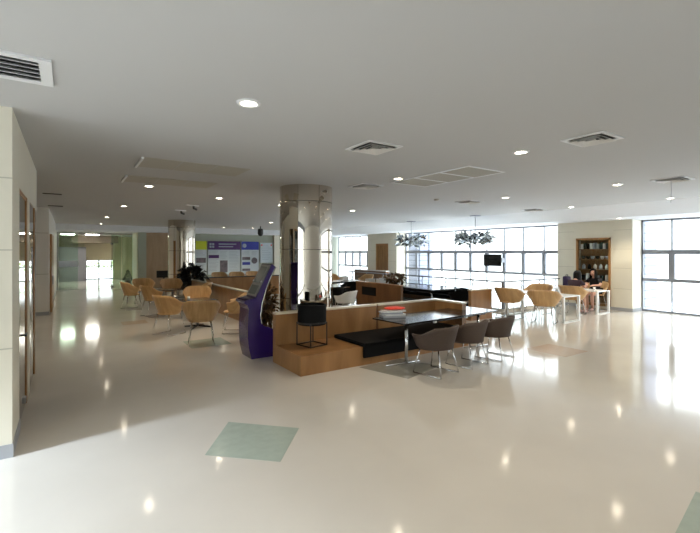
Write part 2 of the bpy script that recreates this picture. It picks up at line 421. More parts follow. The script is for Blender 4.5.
# cut window opening by building the far wall from pieces instead
w.bm.free()
w = MB(); w.box(-.6, 1.1, 36.2, 36.4, 0, SZ+.1); w.box(2.75, 6, 36.2, 36.4, 0, SZ+.1); w.box(1.1, 2.75, 36.2, 36.4, 1.42, SZ+.1)
w.box(-.6, -.5, 28.1, 36.2, 0, SZ+.1); w.box(5.8, 6, 28, 36.2, 0, SZ+.1)
struct(w.build('wall_far', 'lobby_wall'), 'dull beige walls of the lobby behind the glass', 'wall')
d = bpy.data.objects.new('window_6', None); COL.objects.link(d); struct(d, 'bright low window at the end of the lobby', 'window')
w = MB()
for y in (1.1, 1.92, 2.73): w.box(y-.045, y+.045, 36.25, 36.33, 0, 1.42)
w.box(1.1, 2.75, 36.25, 36.33, .92, 1.0); w.box(1.1, 2.75, 36.25, 36.33, 1.37, 1.42); w.box(1.1, 2.75, 36.25, 36.33, 0, .05); w.build('window_frame', 'alu', d)
MB().box(1.1, 2.75, 36.285, 36.295, 0, 1.42).build('pane', 'glass', d)
tag(MB().box(1.0, 2.9, 36.05, 36.1, 1.42, 2.62).build('roller_blind', 'blind'), 'beige blind lowered over the lobby window', 'blind')
struct(MB().box(.2, 2.9, 33.0, 33.2, 2.6, 3.08).build('trim_4', 'brown_panel'), 'dark brown header across the lobby ceiling', 'trim')
struct(MB().box(-.5, 1.05, 34.2, 34.35, 0, 2.35).build('wall_lobby', 'lobby_grey'), 'dark grey partition inside the lobby', 'wall')
for i, (x, l) in enumerate(((4.2, 'added rightmost lamp panel brightening the lobby behind the green glass'), (.0, 'left lamp panel in the lobby ceiling behind the glass'), (1.3, 'right lamp panel in the lobby ceiling behind the glass'))):  # rightmost panel is an extra lamp, added to brighten the green glass side
    tag(MB().box(x-.35, x+.35, 31.0, 31.7, 3.08, 3.13).build('ceiling_light', 'tube'), l, 'light', 'lobby lamp panels')
struct(MB().box(-8, 16, 36.41, 60, -.25, -.01).build('ground', 'ground'), 'pale paving beyond the lobby window', 'ground')
t = thing('potted_shrub', 'dark cone shaped potted shrub behind the green glass screen', 'plant', (3.02, 28.6, 0))
MB().lathe([(0, 0), (.14, 0), (.17, .28), (.15, .28), (.13, .25), (0, .25)], 16).build('pot', 'pot_brown', t, True)
def leaves(n, fn, size, seed, droop=.3):
    rnd = random.Random(seed); b = MB()
    for _ in range(n):
        p, outv = fn(rnd)
        p = Vector(p); o = Vector(outv).normalized()
        o = (o+Vector((rnd.uniform(-.5, .5), rnd.uniform(-.5, .5), rnd.uniform(-.4, .6)))).normalized()
        s = o.cross(Vector((rnd.uniform(-1, 1), rnd.uniform(-1, 1), 1))).normalized()
        L = size*rnd.uniform(.7, 1.3); W = L*.22
        m1 = p+o*L*.5+Vector((0, 0, .04*L)); e = p+o*L-Vector((0, 0, droop*L))
        q = [p, m1+s*W, e, m1-s*W]
        vs = [b.bm.verts.new(x) for x in q]; mid = b.bm.verts.new(m1-Vector((0, 0, .06*L)))
        b.bm.faces.new((vs[0], vs[1], mid)); b.bm.faces.new((vs[1], vs[2], mid)); b.bm.faces.new((vs[2], vs[3], mid)); b.bm.faces.new((vs[3], vs[0], mid))
    return b
def cone_fn(r, z0, z1):
    def fn(rnd):
        u = rnd.random()**1.5; a = rnd.uniform(0, 2*PI); rr = r*(1-u)*rnd.uniform(.7, 1)
        return (rr*math.cos(a), rr*math.sin(a), z0+(z1-z0)*u), (math.cos(a), math.sin(a), .4)
    return fn
def ball_fn(r, zc, rz):
    def fn(rnd):
        a = rnd.uniform(0, 2*PI); e = rnd.uniform(-1, 1); c = math.sqrt(1-e*e); q = rnd.uniform(.35, 1)
        return (q*r*c*math.cos(a), q*r*c*math.sin(a), zc+q*rz*e), (c*math.cos(a), c*math.sin(a), e)
    return fn
hd = random.Random(8)
def hedge_fn(r): return (r.uniform(-2.6, 2.6), r.uniform(-.5, .5), r.uniform(0, 1)**.7*1.15), (r.uniform(-1, 1), -1, .5)
tag(leaves(900, hedge_fn, .22, 9).build('hedge', 'leaf_bright', loc=(2.8, 39.2, 0)), 'bright green hedge seen through the lobby window', 'hedge', None, 'stuff')
leaves(380, cone_fn(.25, .28, .9), .1, 3).build('foliage', 'leaf', t)

# ------------------------------------------------------------------ mirrored columns
def column(x, y, label):
    t = thing('mirror_column', label, 'column', (x, y, 0))
    R = .575
    MB().lathe([(R-.03, 0), (R-.03, CZ)], 48).build('core', 'grille_dark', t, True)
    n = 8
    zs = [(0.10, 1.02), (1.03, 2.05), (2.06, 3.06), (3.07, CZ-.001)]
    for i in range(n):
        a0 = 2*PI*i/n+.006; a1 = 2*PI*(i+1)/n-.006
        b = MB()
        for z0, z1 in zs: b.lathe([(R, z0), (R, z1)], 12, a0=a0, a1=a1)
        b.build('cladding_panel', 'mirror', t, True)
    MB().lathe([(R-.01, 0), (R+.012, 0), (R+.012, .1), (R-.01, .1)], 48).build('base_ring', 'steel', t, True)
    return t
column(4.36, 8.22, 'large mirror clad round column behind the purple kiosk')
column(4.24, 19.8, 'further mirror clad round column by the tan wall')

# ------------------------------------------------------------------ ceiling lights and vents
def downlight(x, y, z, label, first=[None]):
    if first[0] is None:
        t = thing('downlight', label, 'ceiling light', (x, y, z), 0, 'recessed ceiling downlights')
        MB().lathe([(.075, 0.0), (.075, -.012), (.105, -.014), (.115, 0)], 24).build('trim_ring', 'vent_white', t, True)
        MB().lathe([(0, -.006), (.074, -.006)], 24).build('lamp', 'lamp', t)
        l = bpy.data.lights.new('downlight_beam', 'SPOT'); l.energy = 68; l.color = (1, .87, .66); l.spot_size = math.radians(110); l.spot_blend = .7; l.shadow_soft_size = .06
        o = bpy.data.objects.new('beam', l); COL.objects.link(o); o.location = (0, 0, -.04); o.parent = t
        first[0] = t
    else:
        t = dup(first[0], (x, y, z), 0, label)
    return t
LIGHTS = [
 (1.42, 3.83, CZ, 'large bright downlight nearest the viewer, left of centre'),
 (5.30, 3.57, CZ, 'downlight between the wide grille and the right hand vent'),
 (5.26, 6.17, CZ, 'downlight touching the left end of the wide grille'),
 (1.44, 9.84, CZ, 'downlight just below the pair of greige panels'),
 (3.28, 11.01, CZ, 'downlight right of the greige panels, left of the large column'),
 (1.43, 14.55, CZ, 'downlight left of the greige panels toward the entrance'),
 (8.03, 11.80, CZ, 'downlight just right of the large column'),
 (9.53, 4.17, CZ, 'downlight below the right hand vent'),
 (9.40, 6.78, CZ, 'downlight beside the small vent before the chandeliers'),
 (13.1, 4.45, CZ, 'downlight under the hanging cable at right'),
 (13.1, 7.06, CZ, 'downlight above the cream block on the right'),
 (14.75, 6.4, SZ, 'downlight in the lowered soffit over the display cabinet'),
 (1.31, 19.5, CZ, 'downlight in the row leading to the entrance'),
 (1.37, 24.3, CZ, 'last downlight of the row before the glass entrance'),
 (8.09, 18.83, CZ, 'downlight over the top of the exhibition posters at right'),
 (9.03, 23.66, CZ, 'small far downlight beside the black camera dome'),
 (7.40, 23.9, CZ, 'small far downlight over the purple poster header'),
 (5.35, 8.9, CZ, 'downlight hidden beyond the large column'),
 (5.3, 11.6, CZ, 'downlight over the benches behind the large column'),
 (8.1, 15.2, CZ, 'downlight over the far tables'),
 (5.3, .9, CZ, 'downlight over the right foreground'),
 (1.4, .4, CZ, 'downlight just behind the viewpoint'),
 (9.5, 1.5, CZ, 'downlight over the floor at the right edge'),
]
for a in LIGHTS[:17]+LIGHTS[18:]: downlight(*a)

def square_vent(x, y, s, label, rz=0, first={}):
    key = s
    if key in first: return dup(first[key], (x, y, CZ), rz, label)
    t = thing('air_vent', label, 'vent', (x, y, CZ), rz, 'square ceiling air vents')
    h = s/2
    b = MB()
    for (x0, x1, y0, y1) in ((-h, h, -h, -h+.05), (-h, h, h-.05, h), (-h, -h+.05, -h+.05, h-.05), (h-.05, h, -h+.05, h-.05)): b.box(x0, x1, y0, y1, -.014, -.001)
    b.build('frame', 'vent_white', t)
    MB().box(-h+.05, h-.05, -h+.05, h-.05, -.004, -.001).build('backing', 'grille_dark', t)
    for k in range(3):
        o = h-.065-k*.065; i = o-.045
        b = MB()
        for q in range(4):
            R = Matrix.Rotation(q*PI/2, 4, 'Z')
            b.quad(*[R @ Vector(p) for p in ((-o, -o, -.036), (o, -o, -.036), (i, -i, -.006), (-i, -i, -.006))])
        ob = b.build('louvre', 'louvre', t)
        sm = ob.modifiers.new('s', 'SOLIDIFY'); sm.thickness = .003
    MB().box(-.03, .03, -.03, .03, -.03, -.006).build('centre_plate', 'louvre', t)
    first[key] = t
    return t
square_vent(3.42, 4.52, .56, 'square vent over the open floor left of the grille')
square_vent(5.28, 7.25, .56, 'square vent right of the large column top')
square_vent(5.42, 2.66, .52, 'square vent at upper right with a white edge')
square_vent(9.73, 3.27, .56, 'square vent at the right edge with a hanging cable')
square_vent(9.34, 7.9, .56, 'small square vent in front of the right chandelier')
square_vent(12.9, 8.2, .56, 'far square vent above the long windows')
square_vent(8.2, 9.9, .56, 'far square vent left of the right chandelier') if False else None
# big linear vent upper left
t = thing('air_vent', 'long louvred vent at the upper left corner', 'vent', (-.62, 4.06, CZ))
b = MB()
for a in ((-.6, .52, -.28, -.22), (-.6, .52, .22, .28), (-.6, -.53, -.22, .22), (.44, .52, -.22, .22)): b.box(*a, -.02, -.001)
b.build('frame', 'vent_white', t); MB().box(-.53, .44, -.22, .22, -.005, -.001).build('backing', 'grille_dark', t)
for k in range(5):
    y = -.18+.09*k
    MB().box(-.53, .44, y-.025, y+.025, -.004, -.001, rot=Matrix.Translation((0, y, -.016)) @ Matrix.Rotation(.6, 4, 'X') @ Matrix.Translation((0, -y, .0))).build('louvre', 'vent_white', t)
# three-panel return grille
t = thing('return_grille', 'long ceiling return grille in three panels right of centre', 'vent', (5.9, 5.6, CZ))
b = MB(); hx, hy = .48, 1.0
b.box(-hx, hx, -hy, -hy+.04, -.012, -.001); b.box(-hx, hx, hy-.04, hy, -.012, -.001); b.box(-hx, -hx+.04, -hy+.04, hy-.04, -.012, -.001); b.box(hx-.04, hx, -hy+.04, hy-.04, -.012, -.001)
for y in (-.33, .33): b.box(-hx+.04, hx-.04, y-.02, y+.02, -.012, -.001)
b.build('frame', 'vent_white', t)
for y0 in (-.96, -.31, .35):
    b = MB(); y1 = y0+.61
    b.box(-hx+.04, hx-.04, y0, y1, -.003, -.001)
    nn = 18
    for k in range(nn): yy = y0+(k+.5)*(y1-y0)/nn; b.box(-hx+.04, hx-.04, yy-.006, yy+.006, -.010, -.003)
    b.build('grille_panel', 'grille', t)
# pair of greige panels
for nm, (x, y, hx, hy), lab in (('p', (1.76, 7.27, .82, .40), 'upper of the two greige ceiling panels at left'), ('q', (1.73, 9.05, .82, .40), 'lower of the two greige ceiling panels at left')):
    t = thing('ceiling_grille', lab, 'vent', (x, y, CZ), 0, 'greige ceiling panels')
    MB().box(-hx, hx, -hy, hy, -.006, -.001).build('panel', 'grille', t)
    MB().box(-hx-.035, -hx, -hy, hy, -.03, -.001).build('edge_strip', 'vent_white', t)
    b = MB()
    for xx in (-.27, .27): b.box(xx-.006, xx+.006, -hy, hy, -.009, -.006)
    b.build('joint', 'ceiling', t)
tag(MB().lathe([(0, -.05), (.05, -.045), (.07, -.01), (.07, -.001)], 20).build('smoke_detector', 'grille', loc=(8.15, 8.0, CZ)), 'round smoke detector on the ceiling between grille and chandelier', 'smoke detector')
t = thing('camera_dome', 'black security camera hanging over the posters', 'camera', (8.75, 21.8, CZ))
MB().tube([(0, 0, -.001), (0, 0, -.16)], .03).build('stem', 'black_metal', t); MB().lathe([(.14, -.14), (.15, -.2), (.15, -.42), (.1, -.52), (0, -.56)], 20).lathe([(0, -.14), (.14, -.14)], 20).build('housing', 'black_metal', t, True)
for i, (y0, lab) in enumerate(((12.4, 'nearer thin ceiling slot beside the left wall'), (15.6, 'further thin ceiling slot beside the left wall'))):
    tag(MB().box(-.5, -.12, -.03, .03, -.02, -.001).build('ceiling_slot', 'grille_dark', loc=(0, y0, CZ)), lab, 'slot', 'ceiling slots at left')
for x, y, lab in ((3.13, 14.9, 'left of two small dark spotlights before the further column'), (3.1, 13.1, 'right of two small dark spotlights before the further column')):
    t = thing('track_spotlight', lab, 'spotlight', (x, y, CZ), 20, 'ceiling spotlights')
    MB().box(-.2, .2, -.05, .05, -.03, -.001).build('base', 'vent_white', t)
    MB().tube([(.05, 0, -.03), (.05, 0, -.09), (.18, .05, -.12)], .035).build('lamp_head', 'grille_dark', t, True)
t = MB().tube([(0, 0, -.03), (.01, 0, -.2), (0, .005, -.45)], .004, 6).build('hanging_cable', 'alu', loc=(9.75, 3.30, CZ))
tag(t, 'thin cable hanging from the vent at the right edge', 'cable')

# ------------------------------------------------------------------ chandeliers
def chandelier(x, y, label, seed, rx=.78):
    t = thing('chandelier', label, 'chandelier', (x, y, CZ), 0, 'leafy silver chandeliers')
    MB().lathe([(0, -.03), (.2, -.03), (.22, -.001)], 24).build('ceiling_plate', 'alu', t)
    MB().tube([(0, 0, -.03), (0, 0, -.75)], .014).build('rod', 'alu', t)
    rnd = random.Random(seed)
    b = MB()
    b.lathe([(0, -.70), (.06, -.74), (.09, -.9), (.05, -1.08), (0, -1.12)], 12)
    for k in range(14):
        a = 2*PI*k/14; b.tube([(.05*math.cos(a), .05*math.sin(a), -.85), (.4*math.cos(a), .4*math.sin(a), -.98), (rx*.85*math.cos(a), rx*.85*math.sin(a), -.85)], .008, 6)
    b.build('arms', 'alu', t)
    def fn(r):
        a = r.uniform(0, 2*PI); q = r.uniform(.15, 1)
        return (q*rx*.9*math.cos(a), q*rx*.9*math.sin(a), -.93+r.uniform(-.20, .20)+.08*q), (math.cos(a), math.sin(a), .1)
    b = MB()
    for k in range(190):
        p, o = fn(rnd); p = Vector(p); o = (Vector(o)+Vector((rnd.uniform(-.7, .7), rnd.uniform(-.7, .7), rnd.uniform(-.8, .8)))).normalized()
        s = o.cross(Vector((rnd.uniform(-1, 1), rnd.uniform(-1, 1), rnd.uniform(-1, 1)))).normalized(); nn = o.cross(s)
        L = rnd.uniform(.18, .34); W = L*.22
        pts = [p, p+o*L*.4+s*W, p+o*L, p+o*L*.4-s*W]
        A = [b.bm.verts.new(q+nn*.004) for q in pts]; B = [b.bm.verts.new(q-nn*.004) for q in pts]
        b.bm.faces.new(A); b.bm.faces.new(B[::-1])
        for i in range(4): b.bm.faces.new((A[i], A[(i+1) % 4], B[(i+1) % 4], B[i]))
    tag(b.build('glass_leaves', 'crystal', t), kind='stuff')
chandelier(13.1, 14.45, 'left silver leaf chandelier by the second block', 1, .7)
chandelier(13.1, 10.8, 'right silver leaf chandelier before the long windows', 2, .74)

# ------------------------------------------------------------------ guard rail of the stairwell
t = thing('guard_rail', 'dark guard rail turning the corner of the stairwell', 'railing', (12.08, 8.8, 0))
MB().tube([(0, 9.4, 1.0), (0, .02, 1.0), (.02, 0, 1.0), (3.4, 0, 1.0)], .025).build('handrail', 'alu', t, True)
def post(px_, py_, dx, dy):
    b = MB()
    b.tube([(px_+dx*.0, py_+dy*.0, 1.0), (px_+dx*.07, py_+dy*.07, .93), (px_+dx*.02, py_+dy*.02, .84), (px_+dx*.05, py_+dy*.05, .72), (px_+dx*.05, py_+dy*.05, .0)], .02)
    b.build('post', 'alu', t, True)
for k in range(1, 8): post(0, 1.3*k, 1, 0)
for k in range(1, 4): post(1.08*k, 0, 0, 1)
MB().box(-.04, .04, -.04, .04, 0, .99).build('corner_post', 'alu', t)
for k in range(7): MB().box(.045, .055, 1.3*k+.06, 1.3*k+1.26, .1, .80).build('glass_panel', 'glass', t)
for k in range(3): MB().box(1.08*k+.06, 1.08*k+1.04, .045, .055, .1, .80).build('glass_panel', 'glass', t)
b = MB(); b.box(-.06, .1, -.06, 9.4, 0, .09); b.box(.1, 3.45, -.06, .1, 0, .09); b.build('curb', 'wall_white', t)

# televisions
t = thing('television', 'black screen hung across the long windows', 'television', (WX-.32, 12.22, 1.63))
MB().box(-.03, .03, -.47, .47, -.27, .27, bev=.01).build('screen', 'tv', t)
b = MB(); b.box(.03, .24, -.46, -.42, -.1, .1); b.box(.03, .24, .42, .46, -.1, .1); b.build('bracket', 'alu', t)
t = thing('television', 'small black screen on the far white pillar', 'television', (15.55, 25.88, 1.65))
MB().box(-.2, .2, -.04, .02, -.25, .25, bev=.01).build('screen', 'tv', t); MB().box(-.06, .06, .02, .11, -.06, .06).build('bracket', 'alu', t)
t = thing('television', 'black box by the tan wall left of the further column', 'television', (4.3, 24.4, 0))
MB().box(-.36, .36, -.06, .06, .62, 1.0, bev=.01).build('screen', 'tv', t); b = MB(); b.box(-.04, .04, -.03, .03, .03, .62); b.box(-.25, .25, -.2, .2, 0, .03); b.build('stand', 'black_metal', t)

# ------------------------------------------------------------------ exhibition posters
def text(s, x, z, size, m, parent, name='lettering', y=-.03):
    cu = bpy.data.curves.new(name, 'FONT'); cu.body = s; cu.size = size; cu.extrude = .002
    cu.materials.append(M[m])
    o = bpy.data.objects.new(name, cu); COL.objects.link(o); o.parent = parent; o.location = (x, y, z); o.rotation_euler = (PI/2, 0, 0)
    return o
Y = 25.86
def poster(x0, x1, hm, label, z0=.62, zh=2.14, z1=2.66, head=True):
    t = thing('poster', label, 'poster', ((x0+x1)/2, Y, 0), 0, 'exhibition posters on the far wall')
    h = (x1-x0)/2
    MB().box(-h, h, -.02, .1, z0, z1).build('board', 'poster', t)
    hd_ = MB().box(-h, h, -.026, -.02, zh, z1).build('header', hm, t) if head else t
    return t, h, hd_
def lines(t, x0, x1, z0, z1, n, name='text_lines'):
    b = MB(); rnd = random.Random(int(x0*100)+n)
    for k in range(n):
        z = z1-(z1-z0)*k/n
        b.box(x0, x1-rnd.uniform(0, .3)*(x1-x0), -.024, -.02, z-.022, z)
    b.build(name, 'ink', t)
t, h, hdr = poster(6.25, 6.95, 'lime', 'exhibition poster with a lime green header')
lines(t, -h+.08, h-.08, 1.75, 2.08, 4); MB().box(-h+.08, h-.05, -.026, -.02, 1.35, 1.65).build('picture', 'photo_dark', t); lines(t, -h+.08, h-.08, .8, 1.25, 6)
t, h, hdr = poster(7.02, 9.02, 'poster_purple', 'wide exhibition poster with a purple header')
b = MB()
for i in range(2):
    for j in range(2): b.box(-h+.1+.16*i, -h+.22+.16*i, -.03, -.026, 2.26+.16*j, 2.38+.16*j)
b.build('emblem', 'ink', hdr)
b = MB()
for k in range(2): b.box(-.35, .75-.2*k, -.029, -.026, 2.46-.16*k, 2.52-.16*k)
b.build('header_lines', 'ink', hdr)
MB().box(-h+.05, -.33, -.026, -.02, 1.62, 1.82).build('picture', 'poster_purple', t)
MB().box(-.27, .2, -.026, -.02, .75, 1.48).build('picture', 'photo_dark', t)
lines(t, -h+.06, -.35, .8, 1.55, 9); lines(t, -h+.06, -.35, 1.88, 2.08, 3); lines(t, -.27, .2, 1.55, 2.05, 6); lines(t, .3, h-.08, .75, 2.05, 14)
t, h, hdr = poster(9.1, 10.25, 'poster_blue', 'exhibition poster with a blue header')
MB().lathe([(0, 0), (.13, 0)], 20).build('emblem', 'ink', hdr).matrix_basis = Matrix.Translation((-h+.2, -.028, 2.4)) @ Matrix.Rotation(PI/2, 4, 'X')
MB().box(-h+.06, .0, -.026, -.02, 1.50, 1.68).build('picture', 'photo_dark', t); MB().box(-h+.06, .0, -.026, -.02, 1.18, 1.36).build('picture', 'poster_blue', t); MB().box(-h+.06, .0, -.026, -.02, .8, .95).build('picture', 'photo_dark', t)
lines(t, -h+.06, .0, 1.75, 2.05, 4); lines(t, .1, h-.06, 1.75, 2.05, 4)
MB().lathe([(0, 0), (.2, 0)], 20).build('picture', 'photo_dark', t).matrix_basis = Matrix.Translation((.28, -.026, 1.45)) @ Matrix.Rotation(PI/2, 4, 'X')
t, h, hdr = poster(10.36, 11.22, 'notice', 'white notice with red corner marks beside the cream pilaster', 1.3, 2.1, 2.6, False)
lines(t, -h+.12, h-.12, 1.4, 2.45, 9)
b = MB()
for s in (-1, 1): b.box(s*(h-.1)-.05, s*(h-.1)+.05, -.026, -.02, 2.4, 2.5)
b.build('corner_mark', 'red', t)

# ------------------------------------------------------------------ furniture: main bench
t = thing('bench_unit', 'long oak bench with black cushion behind the dark table', 'bench', (3.1, 6.03, 0))
b = MB(); b.box(0, 4.0, 0, .98, 0, .32); b.build('platform', 'bench', t)
MB().box(0, 2.27, .98, 1.10, 0, .87).build('back_panel', 'bench', t)
MB().box(2.33, 4.0, .98, 1.10, 0, .87).build('back_panel', 'bench', t)
MB().box(2.27, 2.33, 1.0, 1.08, .0, .84).build('joint_strip', 'bench_dark', t)
MB().box(4.0, 4.12, .17, 1.10, 0, .87).build('side_arm', 'bench', t)
b = MB(); b.box(0, 2.28, .97, 1.11, .87, .905); b.box(2.32, 4.13, .97, 1.11, .87, .905); b.box(3.99, 4.13, .16, .97, .87, .905); b.build('cap_rail', 'cap', t)
b = MB(); b.box(1.22, 3.98, -.05, .96, .322, .39, bev=.015); b.box(1.22, 3.98, -.05, -.004, .13, .37, bev=.012)
b.build('cushion', 'black', t)

# pot on its black wire stand
t = thing('pot_stand', 'black drum planter on a black wire stand at the bench end', 'planter', (3.66, 6.68, .32), 12)
b = MB(); s = .19
for (x0, y0, x1, y1) in ((-s, -s, s, -s), (s, -s, s, s), (s, s, -s, s), (-s, s, -s, -s)):
    b.tube([(x0, y0, .012), (x1, y1, .012)], .011); b.tube([(x0, y0, .40), (x1, y1, .40)], .009)
b.build('base_frame', 'black_metal', t)
for sx in (-1, 1):
    for sy in (-1, 1): MB().tube([(s*sx, s*sy, .0), (s*sx, s*sy, .42)], .011).build('leg', 'black_metal', t)
MB().lathe([(0, .38), (.25, .38), (.258, .40), (.258, .735), (.235, .735), (.235, .70), (0, .70)], 40).build('drum', 'black', t, False)
MB().lathe([(.2585, .405), (.262, .41), (.262, .43), (.2585, .435)], 40).build('band', 'black_metal', t)

# ------------------------------------------------------------------ kiosk (faces -x)
t = thing('information_kiosk', 'purple touch screen kiosk with a leaning head beside the bench', 'kiosk', (3.06, 7.76, 0), -90)
prof = [(-.22, 0), (.28, 0), (.28, .50), (.02, .60), (-.03, .66), (-.05, .80), (-.02, 1.05), (.06, 1.30), (.15, 1.52), (.26, 1.72), (.19, 1.77),
        (-.14, 1.14), (-.34, 1.10), (-.36, 1.06), (-.30, 1.02), (-.27, .93), (-.29, .62), (-.29, .40), (-.27, .2)]
b = MB(); b.prism([(-q[0] if False else q[0], q[1]) for q in prof], 'x', -.25, .25); b.build('body', 'purple', t)
def on_face(u0, u1, v0, v1, off, name, m, par=None):
    p0 = Vector((0, -.14, 1.14)); p1 = Vector((0, .19, 1.77)); d_ = p1-p0; nrm = Vector((0, -d_.z, d_.y)).normalized()
    # panel follows the slightly curved front: straight chord pushed outwards
    b = MB(); q = []
    for (u, v) in ((u0, v0), (u1, v0), (u1, v1), (u0, v1)): q.append(Vector((u, 0, 0))+p0+d_*v+nrm*off)
    A = [b.bm.verts.new(x) for x in q]; B = [b.bm.verts.new(x-nrm*.03) for x in q]
    b.bm.faces.new(A); b.bm.faces.new(B[::-1])
    for i in range(4): b.bm.faces.new((A[i], B[i], B[(i+1) % 4], A[(i+1) % 4]))
    return b.build(name, m, par or t)
bez = on_face(-.22, .22, .03, .97, .018, 'bezel', 'bezel')
on_face(-.17, .15, .42, .90, .022, 'screen', 'screen', bez)
on_face(-.17, .17, .08, .34, .022, 'keypad', 'screen', bez)
for u in (-.2, .2):
    o = on_face(u-.018, u+.018, .44, .48, .03, 'button', 'white_metal', bez)
b = MB()
for s in (-1, 1):
    b.tube([(s*.252, y+.012*0, z) for (y, z) in ((-.02, .64), (-.045, .80), (-.01, 1.05), (.07, 1.30), (.16, 1.52), (.265, 1.71))], .012)
b.build('edge_strip', 'chrome', t)
MB().box(-.251, .251, -.293, .279, .60, .606).build('seam', 'purple_dark', t) if False else None
MB().box(-.20, .20, -.345, -.16, 1.11, 1.122, rot=None).build('tray', 'purple_dark', t)

# plants
def pot_plant(name, label, loc, pr, ph, fn, n, size, m, seed, stems=6, zt=.6, potm='pot_brown'):
    t = thing(name, label, 'plant', loc)
    MB().lathe([(0, 0), (pr*.75, 0), (pr, ph), (pr*.88, ph), (pr*.8, ph-.04), (0, ph-.04)], 20).build('pot', potm, t, True)
    b = MB(); rnd = random.Random(seed)
    for k in range(stems):
        a = rnd.uniform(0, 6.28); e = rnd.uniform(.05, .16)
        b.tube([(0, 0, ph-.05), (e*.4*math.cos(a), e*.4*math.sin(a), (ph+zt)/2), (e*math.cos(a), e*math.sin(a), zt)], .008, 5)
    b.build('stem', 'pot_brown', t)
    leaves(n, fn, size, seed).build('foliage', m, t)
    return t
pot_plant('potted_plant', 'tall brownish leafy plant behind the purple kiosk', (3.62, 7.62+1.15, 0), .17, .3, ball_fn(.26, .83, .48), 520, .14, 'leaf_brown', 11, 7, 1.1)
pot_plant('potted_plant', 'black leaved plant in front of the further column', (4.3, 18.2, 0), .2, .45, ball_fn(.42, .95, .42), 420, .3, 'leaf_dark', 12, 7, .9)

# ------------------------------------------------------------------ tables
def table_main():
    t = thing('long_table', 'long dark topped table in front of the oak bench', 'table', (6.28, 6.1, 0), 4.2)
    hx, hy = 1.42, .44
    pts = []
    for (cx, cy, a0) in ((hx-.02, hy-.02, 0), (-hx+.02, hy-.02, 90), (-hx+.06, -hy+.06, 180), (hx-.02, -hy+.02, 270)):
        r = .06 if a0 == 180 else .02
        for k in range(5): a = math.radians(a0+90*k/4); pts.append((cx+r*math.cos(a), cy+r*math.sin(a)))
    MB().prism(pts, 'z', .715, .74).build('tabletop', 'dark_top', t)
    b = MB()
    for x in (-.45, .45): b.box(x-.006, x+.006, -hy, hy, .7395, .7406)
    b.build('leaf_joint', 'black_metal', t)
    b = MB(); b.box(-hx+.25, hx-.25, -.30, -.27, .655, .715); b.box(-hx+.25, hx-.25, .27, .30, .655, .715); b.build('apron', 'black_metal', t)
    for x in (-.60, .35): MB().box(x-.03, x+.03, -hy+.01, -hy+.05, .67, .715).build('bracket', 'white_metal', t)
    for x in (-hx+.14, hx-.55):
        MB().tube([(x, -.33, .715), (x, -.33, .02)], .03, 12).build('leg', 'chrome', t, True)
        MB().tube([(x-.42, -.25, .018), (x, -.33, .018), (x+.30, -.36, .018)], .014, 8).build('foot_bar', 'chrome', t, True)
    return t
table_main()
# things on the main table
bx, by = 5.24, 6.33
offs = [('paper_grey', 0, 0, .30, .22, 0, 'lowest grey magazine of the pile on the dark table'), ('paper', .02, .01, .29, .21, 8, 'second magazine from the bottom of the pile on the dark table'),
        ('paper_grey', -.02, .02, .28, .21, -6, 'third magazine from the bottom of the pile on the dark table'), ('paper', .03, 0, .28, .2, 14, 'topmost white magazine under the red lid')]
z = .741
for m, dx, dy, w_, d_, r, lab in offs:
    o = MB().box(-w_/2*1.5, w_/2*1.5, -d_/2*1.3, d_/2*1.3, 0, .032).build('magazine', m, loc=(bx+dx, by+dy, z)); o.rotation_euler.z = math.radians(r-20)
    tag(o, lab, 'magazine', 'magazines piled on the dark table'); z += .0325
o = MB().sphere((0, 0, .02), .22, .16, .03, 24, 10).build('red_lid', 'red', smooth=True, loc=(bx+.08, by+.02, z+.0105))
o.rotation_euler.z = -.3
tag(o, 'red lid lying on top of the magazine pile', 'lid')

